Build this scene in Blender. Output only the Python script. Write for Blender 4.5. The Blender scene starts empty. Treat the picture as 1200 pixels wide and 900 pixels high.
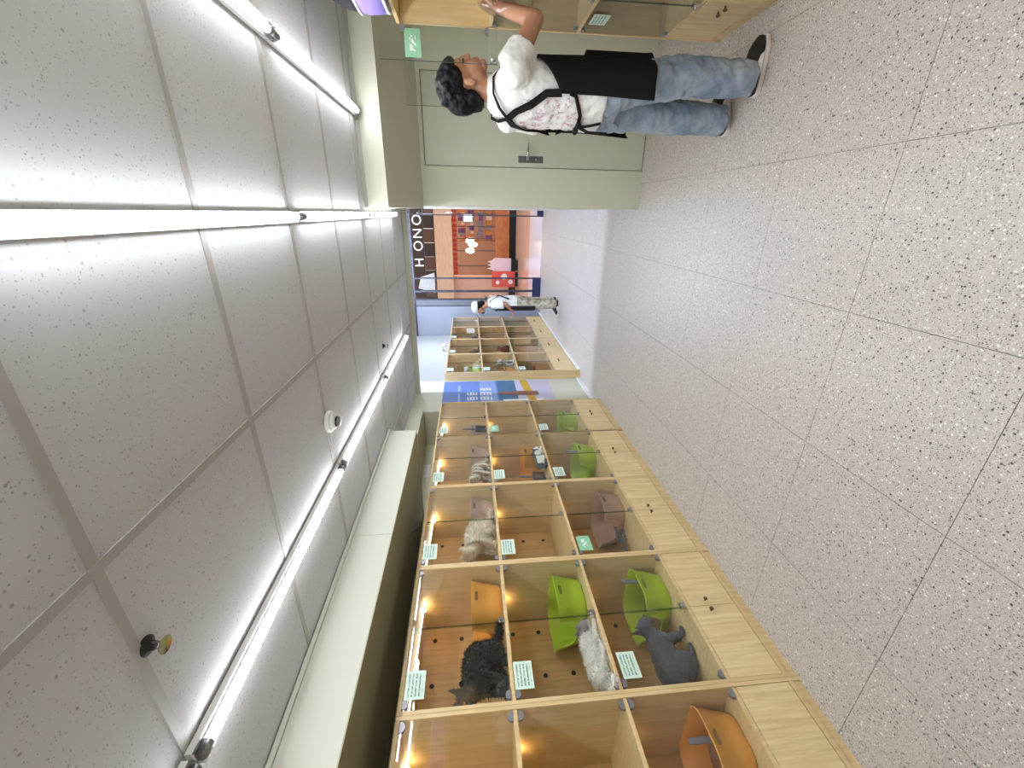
import bpy, bmesh, math, random
from mathutils import Vector, Matrix
random.seed(7)
PI = math.pi
SC = bpy.context.scene
COL = SC.collection

# ------------------------------------------------------------------ camera
def make_camera():
    yaw, pit, rol = math.radians(22.805), math.radians(5.582), math.radians(1.438)
    f = Vector((-math.sin(yaw)*math.cos(pit), math.cos(yaw)*math.cos(pit), -math.sin(pit)))
    r = Vector((math.cos(yaw), math.sin(yaw), 0)); d = f.cross(r)
    r2 = math.cos(rol)*r + math.sin(rol)*d
    d2 = -math.sin(rol)*r + math.cos(rol)*d
    cam = bpy.data.cameras.new('camera'); ob = bpy.data.objects.new('camera', cam); COL.objects.link(ob)
    cam.sensor_fit = 'HORIZONTAL'; cam.sensor_width = 36; cam.lens = 479.555/1200*36
    cam.clip_start = 0.05; cam.clip_end = 100
    m = Matrix((d2, r2, -f)).transposed().to_4x4(); m.translation = (0, 0, 1.5)   # phone held sideways
    ob.matrix_world = m
    SC.camera = ob
make_camera()

# ------------------------------------------------------------------ world, exposure, large lights
SC.view_settings.view_transform = 'Standard'; SC.view_settings.look = 'None'
SC.view_settings.gamma = 1; SC.view_settings.use_curve_mapping = False
SC.view_settings.exposure = 0.0
W = bpy.data.worlds.new('mall_ambient'); SC.world = W; W.use_nodes = True
W.node_tree.nodes['Background'].inputs[0].default_value = (1.0, .93, .9, 1)
W.node_tree.nodes['Background'].inputs[1].default_value = 1.1
TUBE_E = 69.0          # emission of the ceiling tubes
ADDED_STRIP_E = 240.0          # unseen cool strips added to light the entrance floor
LED_E = 7.0            # warm LEDs inside the cat cabinets

# ------------------------------------------------------------------ helpers
def srgb(r, g, b):
    def c(v):
        v /= 255.0
        return v/12.92 if v <= .04045 else ((v+.055)/1.055)**2.4
    return (c(r), c(g), c(b), 1)

class MB:
    def __init__(s): s.v = []; s.f = []
    def add(s, vs, fs):
        o = len(s.v); s.v += [tuple(p) for p in vs]; s.f += [tuple(i+o for i in f) for f in fs]; return s
    def box(s, x0, x1, y0, y1, z0, z1):
        vs = [(x, y, z) for z in (z0, z1) for y in (y0, y1) for x in (x0, x1)]
        return s.add(vs, [(0,2,3,1),(4,5,7,6),(0,1,5,4),(2,6,7,3),(0,4,6,2),(1,3,7,5)])
    def cyl(s, p0, p1, r0, r1=None, n=16):
        r1 = r0 if r1 is None else r1
        p0 = Vector(p0); p1 = Vector(p1); a = (p1-p0).normalized()
        t = Vector((0,0,1)) if abs(a.z) < .9 else Vector((1,0,0))
        u = a.cross(t).normalized(); w = a.cross(u)
        vs = []
        for p, r in ((p0, r0), (p1, r1)):
            for i in range(n):
                g = 2*PI*i/n; vs.append(p + (u*math.cos(g)+w*math.sin(g))*r)
        fs = [(i, (i+1) % n, n+(i+1) % n, n+i) for i in range(n)]
        fs += [tuple(range(n-1, -1, -1)), tuple(range(n, 2*n))]
        return s.add(vs, fs)
    def tube(s, path, r, n=8):
        rs = r if isinstance(r, (list, tuple)) else [r]*len(path)
        P = [Vector(p) for p in path]; vs = []
        for k, p in enumerate(P):
            a = (P[min(k+1, len(P)-1)]-P[max(k-1, 0)]).normalized()
            t = Vector((0,0,1)) if abs(a.z) < .9 else Vector((1,0,0))
            u = a.cross(t).normalized(); w = a.cross(u)
            for i in range(n):
                g = 2*PI*i/n; vs.append(p+(u*math.cos(g)+w*math.sin(g))*rs[k])
        m = len(P)
        fs = [(k*n+i, k*n+(i+1) % n, (k+1)*n+(i+1) % n, (k+1)*n+i) for k in range(m-1) for i in range(n)]
        fs += [tuple(range(n-1, -1, -1)), tuple(range((m-1)*n, m*n))]
        return s.add(vs, fs)
    def ribbon(s, path, normals, w, t=.003):           # flat strap: path + outward normals
        P = [Vector(p) for p in path]; vs = []
        for k, p in enumerate(P):
            a = (P[min(k+1, len(P)-1)]-P[max(k-1, 0)]).normalized()
            nn = Vector(normals[k]).normalized(); sd = a.cross(nn).normalized()*w/2
            for q in (p-sd-nn*t, p+sd-nn*t, p+sd+nn*t, p-sd+nn*t): vs.append(q)
        m = len(P)
        fs = [(k*4+i, k*4+(i+1) % 4, k*4+4+(i+1) % 4, k*4+4+i) for k in range(m-1) for i in range(4)]
        fs += [(3,2,1,0), tuple(range(m*4-4, m*4))]
        return s.add(vs, fs)
    def loft(s, rings, cap0=True, cap1=True):
        n = len(rings[0]); vs = [p for r in rings for p in r]
        fs = [(k*n+i, k*n+(i+1) % n, (k+1)*n+(i+1) % n, (k+1)*n+i) for k in range(len(rings)-1) for i in range(n)]
        if cap0: fs.append(tuple(range(n-1, -1, -1)))
        if cap1: fs.append(tuple(range((len(rings)-1)*n, len(rings)*n)))
        return s.add(vs, fs)
    def prism(s, poly, fn, d0, d1):                    # poly of 2-D points, fn(a, b, d) -> xyz
        n = len(poly)
        vs = [fn(a, b, d0) for a, b in poly]+[fn(a, b, d1) for a, b in poly]
        fs = [(i, (i+1) % n, n+(i+1) % n, n+i) for i in range(n)]+[tuple(range(n-1, -1, -1)), tuple(range(n, 2*n))]
        return s.add(vs, fs)
    def ell(s, c, r, n=14, m=10, rot=None):
        c = Vector(c); r = (r, r, r) if not isinstance(r, (tuple, list)) else r
        vs = []
        for j in range(m+1):
            ph = PI*j/m
            for i in range(n):
                g = 2*PI*i/n
                p = Vector((r[0]*math.sin(ph)*math.cos(g), r[1]*math.sin(ph)*math.sin(g), r[2]*math.cos(ph)))
                if rot is not None: p = rot @ p
                vs.append(c+p)
        fs = [(j*n+i, (j+1)*n+i, (j+1)*n+(i+1) % n, j*n+(i+1) % n) for j in range(m) for i in range(n)]
        return s.add(vs, fs)
    def cap(s, p0, p1, r0, r1=None, n=14):             # capsule for the remesher
        r1 = r0 if r1 is None else r1
        return s.cyl(p0, p1, r0, r1, n).ell(p0, r0, n, 8).ell(p1, r1, n, 8)
    def mesh(s, name):
        me = bpy.data.meshes.new(name); me.from_pydata(s.v, [], s.f)
        bm = bmesh.new(); bm.from_mesh(me)
        bmesh.ops.remove_doubles(bm, verts=bm.verts, dist=1e-6)
        bmesh.ops.recalc_face_normals(bm, faces=bm.faces)
        bm.to_mesh(me); bm.free(); return me
    def build(s, name, mat, parent=None, smooth=False, bevel=0, loc=None):
        me = s.mesh(name); return link(name, me, mat, parent, smooth, bevel, loc)

def link(name, me, mat, parent=None, smooth=False, bevel=0, loc=None):
    if mat is not None and not me.materials: me.materials.append(mat)
    if smooth: me.polygons.foreach_set('use_smooth', [True]*len(me.polygons))
    o = bpy.data.objects.new(name, me); COL.objects.link(o)
    if parent is not None: o.parent = parent
    if loc is not None: o.location = loc
    if bevel:
        b = o.modifiers.new('bevel', 'BEVEL'); b.width = bevel; b.segments = 2; b.limit_method = 'ANGLE'
    return o
def B(name, mat, x0, x1, y0, y1, z0, z1, parent=None, bevel=0):
    return MB().box(x0, x1, y0, y1, z0, z1).build(name, mat, parent, bevel=bevel)
def tag(o, label=None, cat=None, group=None, kind=None):
    if label: o['label'] = label
    if cat: o['category'] = cat
    if group: o['group'] = group
    if kind: o['kind'] = kind
    return o
def thing(name, label, cat, loc=(0,0,0), rz=0, group=None):
    o = bpy.data.objects.new(name, None); COL.objects.link(o); o.empty_display_size = .1
    o.location = loc; o.rotation_euler = (0, 0, rz); return tag(o, label, cat, group)
def structure(o): o['kind'] = 'structure'; return o

def organic(mb, voxel, smooth=6, displace=None):
    """one continuous surface from overlapping solids"""
    me = mb.mesh('tmp'); o = bpy.data.objects.new('tmp', me); COL.objects.link(o)
    r = o.modifiers.new('r', 'REMESH'); r.mode = 'VOXEL'; r.voxel_size = voxel
    if smooth:
        q = o.modifiers.new('s', 'SMOOTH'); q.factor = .5; q.iterations = smooth
    if displace:
        for (size, amount) in displace:
            t = bpy.data.textures.new('folds', 'CLOUDS'); t.noise_scale = size; t.noise_depth = 2
            d = o.modifiers.new('d', 'DISPLACE'); d.texture = t; d.strength = amount; d.mid_level = .5; d.texture_coords = 'LOCAL'
    dg = bpy.context.evaluated_depsgraph_get(); dg.update()
    out = bpy.data.meshes.new_from_object(o.evaluated_get(dg))
    bpy.data.objects.remove(o); bpy.data.meshes.remove(me)
    return out
def paint(me, fn):
    a = me.color_attributes.new('Col', 'FLOAT_COLOR', 'POINT')
    buf = []
    for v in me.vertices: buf += list(fn(v.co, v.normal))
    a.data.foreach_set('color', buf)

# ------------------------------------------------------------------ materials
class NT:
    def __init__(s, name):
        s.m = bpy.data.materials.new(name); s.m.use_nodes = True; s.t = s.m.node_tree; s.t.nodes.clear()
        s.out = s.n('ShaderNodeOutputMaterial')
    def n(s, typ, **kw):
        x = s.t.nodes.new(typ)
        for k, v in kw.items():
            if k.startswith('i_'):
                key = k[2:]; x.inputs[int(key) if key.isdigit() else key.replace('_', ' ')].default_value = v
            else: setattr(x, k, v)
        return x
    def l(s, a, b): s.t.links.new(a, b)
    def math(s, op, a, b=None, c=None, clamp=False):
        x = s.n('ShaderNodeMath', operation=op, use_clamp=clamp)
        for i, q in enumerate((a, b, c)):
            if q is None: continue
            if isinstance(q, (int, float)): x.inputs[i].default_value = q
            else: s.l(q, x.inputs[i])
        return x.outputs[0]
    def mix(s, f, a, b):
        x = s.n('ShaderNodeMix', data_type='RGBA')
        for i, q in ((0, f), (6, a), (7, b)):
            if isinstance(q, (int, float, tuple)): x.inputs[i].default_value = q
            else: s.l(q, x.inputs[i])
        return x.outputs[2]
    def bsdf(s, col, rough=.5, metal=0, spec=.5, **kw):
        b = s.n('ShaderNodeBsdfPrincipled')
        b.inputs['Roughness'].default_value = rough; b.inputs['Metallic'].default_value = metal
        b.inputs['Specular IOR Level'].default_value = spec
        if isinstance(col, tuple): b.inputs['Base Color'].default_value = col
        else: s.l(col, b.inputs['Base Color'])
        s.l(b.outputs[0], s.out.inputs[0]); return b
    def pos(s, kind='world', scale=(1,1,1)):
        if kind == 'world': o = s.n('ShaderNodeNewGeometry').outputs['Position']
        else: o = s.n('ShaderNodeTexCoord').outputs['Object']
        mp = s.n('ShaderNodeMapping'); s.l(o, mp.inputs[0]); mp.inputs['Scale'].default_value = scale
        return mp.outputs[0]
    def noise(s, vec, scale, detail=3, rough=.5):
        x = s.n('ShaderNodeTexNoise'); s.l(vec, x.inputs['Vector']); x.inputs['Scale'].default_value = scale
        x.inputs['Detail'].default_value = detail; x.inputs['Roughness'].default_value = rough; return x.outputs[0]
    def vor(s, vec, scale):
        x = s.n('ShaderNodeTexVoronoi'); s.l(vec, x.inputs['Vector']); x.inputs['Scale'].default_value = scale; return x
    def ramp(s, f, a, b):
        x = s.n('ShaderNodeMapRange'); s.l(f, x.inputs[0]); x.inputs[1].default_value = a; x.inputs[2].default_value = b
        return x.outputs[0]
    def bump(s, b, h, strength=.2, dist=.002):
        x = s.n('ShaderNodeBump'); x.inputs['Strength'].default_value = strength; x.inputs['Distance'].default_value = dist
        s.l(h, x.inputs['Height']); s.l(x.outputs[0], b.inputs['Normal'])

def plain(name, col, rough=.5, metal=0, spec=.5, var=.06, scale=14):
    t = NT(name); v = t.noise(t.pos('obj'), scale, 3)
    c2 = tuple(max(0, c*(1-var)) for c in col[:3])+(1,); c1 = tuple(min(1, c*(1+var)) for c in col[:3])+(1,)
    b = t.bsdf(t.mix(v, c2, c1), rough, metal, spec); return t.m
def emit(name, col, s):
    t = NT(name); e = t.n('ShaderNodeEmission'); e.inputs[0].default_value = col; e.inputs[1].default_value = s
    t.l(e.outputs[0], t.out.inputs[0]); return t.m
def glass_mat(name, tint=(.97,.985,.975,1), rough=.0, f0=.035):
    t = NT(name); tr = t.n('ShaderNodeBsdfTransparent'); tr.inputs[0].default_value = tint
    g = t.n('ShaderNodeBsdfGlossy'); g.inputs['Roughness'].default_value = rough
    lw = t.n('ShaderNodeLayerWeight'); lw.inputs[0].default_value = .5      # 1 - |cos|, the same on both faces of the pane
    fr = t.math('ADD', t.math('MULTIPLY', t.math('POWER', lw.outputs['Facing'], 5), .92), f0)
    mx = t.n('ShaderNodeMixShader'); t.l(fr, mx.inputs[0]); t.l(tr.outputs[0], mx.inputs[1]); t.l(g.outputs[0], mx.inputs[2])
    t.l(mx.outputs[0], t.out.inputs[0]); return t.m
def wood_mat(name, a, b, scale=(9, 9, .9), rough=.42):
    t = NT(name); p = t.pos('world', scale)
    n1 = t.noise(p, 3.2, 6, .62); w = t.n('ShaderNodeTexWave', wave_type='BANDS', bands_direction='Y')
    t.l(p, w.inputs[0]); w.inputs['Scale'].default_value = 1.1; w.inputs['Distortion'].default_value = 7; w.inputs['Detail'].default_value = 3
    fine = t.noise(t.pos('world', (140, 140, 5)), 1.5, 2)
    f = t.math('ADD', t.math('MULTIPLY', n1, .85), t.math('MULTIPLY', w.outputs[1], .12))
    c = t.mix(t.ramp(f, .25, .75), a, b)
    c = t.mix(t.math('MULTIPLY', t.ramp(fine, .5, .75), .22), c, tuple(x*.62 for x in a[:3])+(1,))
    bs = t.bsdf(c, rough); t.bump(bs, fine, .08, .001); return t.m
M = {}
M['wood'] = wood_mat('light_oak_laminate', srgb(208,178,126), srgb(232,206,158))
M['wood_in'] = wood_mat('oak_laminate_back', srgb(202,160,104), srgb(226,188,132))
M['wood_front'] = wood_mat('oak_laminate_front', srgb(214,184,128), srgb(244,222,176))
def terrazzo():
    t = NT('grey_terrazzo_tile'); p = t.pos('world')
    c = t.mix(t.noise(p, 60, 3), srgb(172,163,155), srgb(193,184,175))
    for sc, lo, hi, thr, col in ((190, .30, .38, .58, srgb(216,212,206)), (150, .28, .36, .68, srgb(98,90,86)), (75, .25, .30, .86, srgb(74,68,66)), (85, .25, .30, .86, srgb(232,229,224)), (260, .3, .38, .7, srgb(128,120,114))):
        v = t.vor(p, sc); s = t.n('ShaderNodeSeparateColor'); t.l(v.outputs['Color'], s.inputs[0])
        msk = t.math('MULTIPLY', t.math('SUBTRACT', 1, t.ramp(v.outputs['Distance'], lo, hi)), t.math('GREATER_THAN', s.outputs[0], thr))
        c = t.mix(msk, c, col)
    b = t.bsdf(c, .36, 0, .45)
    return t.m
M['floor'] = terrazzo()
def ceil_tile():
    t = NT('pitted_mineral_ceiling_tile'); p = t.pos('world'); c = srgb(203,202,202)
    for sc, thr in ((150, .55), (95, .66), (60, .82)):
        v = t.vor(p, sc); s = t.n('ShaderNodeSeparateColor'); t.l(v.outputs['Color'], s.inputs[0])
        k = t.math('MULTIPLY', t.math('SUBTRACT', 1, t.ramp(v.outputs['Distance'], .13, .24)), t.math('GREATER_THAN', s.outputs[1], thr))
        c = t.mix(t.math('MULTIPLY', k, .55), c, srgb(120,113,108))
    t.bsdf(c, .9, 0, .1); return t.m
M['ceil'] = ceil_tile()
M['tee'] = plain('painted_tee_bar', srgb(172,168,164), .5)
M['wall'] = plain('sage_cream_wall_paint', srgb(205,204,184), .62, var=.02, scale=3)
M['door'] = plain('sage_door_paint', srgb(203,203,184), .5, var=.02, scale=3)
M['duct'] = plain('cream_duct_panel', srgb(174,173,158), .45, var=.015, scale=3)
M['white'] = plain('white_paint', srgb(236,236,234), .45, var=.02)
M['white_plastic'] = plain('white_plastic', srgb(230,230,226), .35, var=.02)
M['dark'] = plain('dark_gap', srgb(22,20,19), .8)
M['black'] = plain('black_plastic', srgb(20,20,22), .4)
M['chrome'] = plain('chrome_metal', srgb(205,205,205), .14, 1, var=.02)
M['steel'] = plain('brushed_grey_metal', srgb(150,150,152), .34, .9, var=.08)
M['hinge'] = plain('grey_hinge_metal', srgb(150,148,152), .35, .55, var=.08)
M['brass'] = plain('dark_bronze_knob', srgb(112,86,56), .35, .7)
M['glass'] = glass_mat('clear_cabinet_glass')
M['shopglass'] = glass_mat('clear_shopfront_glass', (.97,.97,.98,1), 0, .02)
M['diffuser'] = glass_mat('added_lip_filter', (.70,.70,.70,1), .4, .03)  # for the lips added beside the tubes, passes part of their light
M['gedge'] = glass_mat('green_tinted_glass_edge', (.66,.74,.68,1), .1, .10)
M['plex'] = glass_mat('clear_door_glass', (.93,.95,.94,1), 0, .035)
M['tube'] = emit('fluorescent_tube_light', (.93, .985, 1.05, 1), TUBE_E)
M['cove'] = emit('added_cool_light', (.62, .73, 1, 1), ADDED_STRIP_E)  # glow of the added entrance strips
M['led'] = emit('cabinet_led_bar', (1, .96, .88, 1), LED_E)
M['warm'] = emit('warm_led_spot', (1, .72, .36, 1), LED_E*7)
M['grout'] = plain('dark_floor_joint', srgb(104,97,92), .8)

# ------------------------------------------------------------------ room shell
HC = 2.2                                    # ceiling height
CE = 4.83                                   # where the low ceiling ends
fl = structure(B('floor', M['grout'], -2.6, 1.6, -3, 8.82, -.06, -.003))
TS = .592; X0 = -.346; Y0T = .878
xs = [X0+TS*i for i in range(-4, 5)]; ys = [Y0T+TS*j for j in range(-7, 15)]
tile_me = {}
for i in range(len(xs)-1):
    for j in range(len(ys)-1):
        a, b, c, d = max(xs[i], -2.6), min(xs[i+1], 1.6), max(ys[j], -3), min(ys[j+1], 8.82)
        if b-a < .02 or d-c < .02: continue
        k = (round(b-a, 3), round(d-c, 3))
        if k not in tile_me:
            g = .0011; tile_me[k] = MB().box(g, b-a-g, g, d-c-g, -.0035, 0).mesh('floor_tile')
        link('floor_tile', tile_me[k], M['floor'], fl, loc=(a, c, 0))
# walls
structure(B('wall_left', M['wall'], -2.64, -2.56, -3, 4.28, 0, HC+.1))
structure(B('wall_back', M['wall'], -2.64, 1.6, -3.08, -3, 0, HC+.1))
structure(B('wall_right', M['wall'], 1.5, 1.58, -3, 3.89, 0, HC+.1))
# wall with the service door (opening X .345-.99)
wf = structure(MB().box(.045, .345, 3.81, 3.89, 0, 2.95).box(.99, 1.6, 3.81, 3.89, 0, 2.95).box(.345, .99, 3.81, 3.89, 1.838, 2.95).build('wall_front', M['wall']))
structure(B('wall_entrance_right', M['wall'], .05, .13, 3.89, 8.70, 0, 2.95))
M['greywall'] = plain('pale_grey_wall', srgb(186,189,188), .5, var=.02, scale=3)
structure(B('wall_entrance_left', M['greywall'], -2.56, -2.48, 5.2, 8.70, 0, 2.95))
# pillar with the poster
structure(B('wall_pillar', M['wall'], -2.56, -2.12, 4.28, 5.195, 0, 2.95))
# upper zone over the entrance
structure(B('wall_upper', M['white'], -2.64, 1.6, CE, CE+.04, HC+.06, 2.95))
structure(B('ceiling_entrance', M['white'], -2.64, .2, CE, 8.70, 2.95, 3.0))
# door
dr = structure(MB().box(.350, .986, 3.822, 3.862, .006, 1.833).build('door_1', M['door'], bevel=.002))
structure(B('trim_1', M['dark'], .345, .99, 3.872, 3.885, 0, 1.838))
hp = MB().box(.385, .435, 3.816, 3.822, .865, 1.075).build('handle_plate', M['steel'], dr, bevel=.003)
MB().tube([(.41, 3.816, 1.0), (.41, 3.775, 1.0)], .009, 10).tube([(.404, 3.775, 1.0), (.46, 3.772, .998), (.525, 3.770, .995)], [.009, .009, .007], 10).build('lever_handle', M['chrome'], hp, True)
MB().cyl((.41, 3.816, .92), (.41, 3.806, .92), .011, n=14).build('keyhole', M['steel'], hp, True)
# bulkhead over the door: front drop plus sloping soffit
def yz(a, b, d): return (d, a, b)
structure(MB().prism([(3.15, HC+.06), (3.15, 2.042), (3.81, 1.868), (3.81, HC+.06)], yz, .022, 1.5).build('trim_2', M['wall']))
structure(B('trim_3', M['duct'], .02, 1.5, 3.143, 3.15, HC-.022, HC))
# ceiling: slab, tiles and tees
cg = structure(B('ceiling', M['white'], -2.56, 1.5, -3, CE, HC+.02, HC+.06))
CX = [-.62+.5935*i for i in range(-4, 5)]; CY = [.638+.5925*j for j in range(-7, 9)]
ctm = {}
for i in range(len(CX)-1):
    for j in range(len(CY)-1):
        a, b, c, d = max(CX[i], -2.1), min(CX[i+1], 1.5), max(CY[j], -3), min(CY[j+1], CE)
        if b-a < .03 or d-c < .03: continue
        if a > .02 and c > 3.16: continue
        k = (round(b-a, 3), round(d-c, 3))
        if k not in ctm: ctm[k] = MB().box(.004, b-a-.004, .004, d-c-.004, HC+.003, HC+.018).mesh('ceiling_tile')
        link('ceiling_tile', ctm[k], M['ceil'], cg, loc=(a, c, 0))
for x in CX:
    if -2.1 < x < 1.5: B('ceiling_tee', M['tee'], x-.0115, x+.0115, -3, (3.15 if x > .03 else CE), HC-.001, HC+.008, cg)
for k, y in enumerate(CY):
    if -3 < y < CE-.03:
        B('ceiling_tee', M['tee'], -2.1, (1.5 if y < 3.15 else .03), y-.0115, y+.0115, HC-.0005, HC+.0085, cg)
structure(B('trim_4', M['wall'], -2.12, .05, CE-.03, CE, HC-.055, HC+.02))
# duct boxing along the left wall, panel by panel
dk = structure(B('trim_5', M['duct'], -2.56, -1.70, -3, 3.05, 1.985, HC+.015))
for a, b in ((-3, -.4), (-.4, .72), (.72, 1.86), (1.86, 3.058)):
    B('duct_panel', M['duct'], -1.70, -1.68, a+.001, b-.001, 1.972, HC-.004, dk, .002)
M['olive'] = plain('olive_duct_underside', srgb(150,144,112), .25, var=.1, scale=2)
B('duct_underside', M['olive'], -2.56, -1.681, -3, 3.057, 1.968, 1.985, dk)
B('duct_lip', M['duct'], -1.684, -1.668, -3, 3.058, HC-.02, HC-.002, dk)
structure(B('trim_6', M['wall'], -2.56, -2.08, 3.06, 4.28, 2.06, HC+.02))

# ------------------------------------------------------------------ ceiling lights
ROWS = (('over the cat cabinets', -1.213, (-.6, .62, 1.85, 3.06), 4.27), ('down the middle of the ceiling', -.026, (-1.83, -.6, .62, 1.85, 3.06), 4.27), ('on the right over the assistant', .572, (-.6, .62, 1.88), 3.12))
ORD = ('nearest', 'second', 'third', 'fourth', 'fifth')
def tube_light(x, y0, y1, label):
    t = thing('tube_light', label, 'ceiling light', (x, (y0+y1)/2, HC), 0, 'fluorescent ceiling tubes')
    L = (y1-y0)/2-.006
    MB().box(-.020, .020, -L, L, -.018, -.001).build('housing', M['white_plastic'], t)
    for s in (-1, 1): MB().box(s*.019-.001, s*.019+.001, -L, L, -.040, -.018).build('added_side_lip', M['diffuser'], t)  # lips added to cut the tube light that reaches the ceiling
    arc = [math.radians(-90+d) for d in range(-100, 101, 10)]          # lit diffuser round the lower two thirds, opaque spine above
    MB().prism([(.0135*math.cos(a), -.031+.0135*math.sin(a)) for a in arc], lambda a, b, d: (a, d, b), -L+.035, L-.035).build('tube', M['tube'], t, True)
    MB().box(-.0125, .0125, -L+.035, L-.035, -.0252, -.018).build('tube_spine', M['white_plastic'], t)
    for s in (-1, 1):
        e = MB().cyl((0, s*(L-.036), -.031), (0, s*(L-.004), -.031), .0142, n=18).build('end_cap', M['steel'], t, True)
    return t
for nm, x, st, end in ROWS:
    for k, y in enumerate(st):
        tube_light(x, y, (st[k+1] if k+1 < len(st) else end), '%s lit white tube of the row %s' % (ORD[k], nm))
# unseen strips added above the entrance to throw cool light on its floor
t = thing('added_strip', 'cool white light strip above the shop entrance, behind the ceiling edge', 'strip light', (-1.0, CE+.10, 2.9))
MB().box(-1.0, 1.0, -.03, .03, 0, .045).build('housing', M['white_plastic'], t)
MB().box(-.98, .98, -.024, .024, -.01, 0).build('diffuser', M['cove'], t)
t = thing('added_strip', 'cool white light strip above the shop entrance, by the glass front', 'strip light', (-1.0, 7.6, 2.9))
MB().box(-1.0, 1.0, -.03, .03, 0, .045).build('housing', M['white_plastic'], t)
MB().box(-.98, .98, -.024, .024, -.01, 0).build('diffuser', M['cove'], t)

# smoke detector and sprinklers
sd = thing('smoke_detector', 'white round smoke detector on the ceiling beside the cabinet lights', 'smoke detector', (-.945, 1.835, HC))
def lathe(mb, prof, n=24):
    rings = [[(r*math.cos(2*PI*i/n), r*math.sin(2*PI*i/n), z) for i in range(n)] for r, z in prof]
    return mb.loft(rings)
lathe(MB(), [(.052, 0), (.054, -.006), (.052, -.018), (.044, -.024)]).build('base', M['white_plastic'], sd, True)
lathe(MB(), [(.040, -.024), (.039, -.034), (.030, -.040), (.014, -.042)]).build('cover', M['white_plastic'], sd, True)
for k in range(8):
    a = 2*PI*k/8; c, s = math.cos(a), math.sin(a)
    MB().box(-.006, .006, -.003, .003, -.052, -.040).build('vent_slot', M['black'], sd, loc=(.022*c, .022*s, 0)).rotation_euler.z = a+PI/2
lathe(MB(), [(.026, -.050), (.024, -.056), (.008, -.058)]).build('sensor_cap', M['steel'], sd, True)
for (x, y, lab) in ((-.86, .66, 'chrome sprinkler head on the near ceiling tile'), (-1.0, 3.23, 'small chrome sprinkler head near the far end of the ceiling')):
    sp = thing('sprinkler_head', lab, 'sprinkler', (x, y, HC))
    lathe(MB(), [(.022, .004), (.022, 0), (.012, -.006), (.010, -.014)]).build('escutcheon', M['dark'], sp, True)
    for s in (-1, 1): MB().tube([(s*.008, 0, -.012), (s*.013, 0, -.022), (s*.004, 0, -.034)], .003, 6).build('frame_arm', M['steel'], sp)
    lathe(MB(), [(.018, -.033), (.019, -.036), (.004, -.037)], 12).build('deflector', M['chrome'], sp)

# ------------------------------------------------------------------ cat cabinets
ZT, Z1, Z2, Z3 = 1.860, 1.349, .854, .337     # top and shelf centre heights
T = .018; DEP = .52
ROWZ = ((Z1+T/2, ZT-T), (Z2+T/2, Z1-T/2), (Z3+T/2, Z2-T/2))
shared = {}
def sh(key, fn):
    if key not in shared: shared[key] = fn()
    return shared[key]
def hinge_mesh():
    mb = MB(); n = 10
    poly = [(-.019, 0)]+[(-.019*math.cos(PI*i/n), .018*math.sin(PI*i/n)+.006) for i in range(n+1)]+[(.019, 0)]
    return mb.prism(poly, lambda a, b, d: (d, a, b), -.010, .006).mesh('hinge')
def lock_mesh():
    mb = MB().box(-.010, .006, -.016, .016, 0, .030); mb.cyl((.006, 0, .016), (.016, 0, .016), .011, .009, 14); return mb.mesh('lock')
def knob_mesh():
    return MB().cyl((0, 0, 0), (.012, 0, 0), .005, n=10).ell((.016, 0, 0), (.007, .011, .011), 12, 8).mesh('knob')
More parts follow.
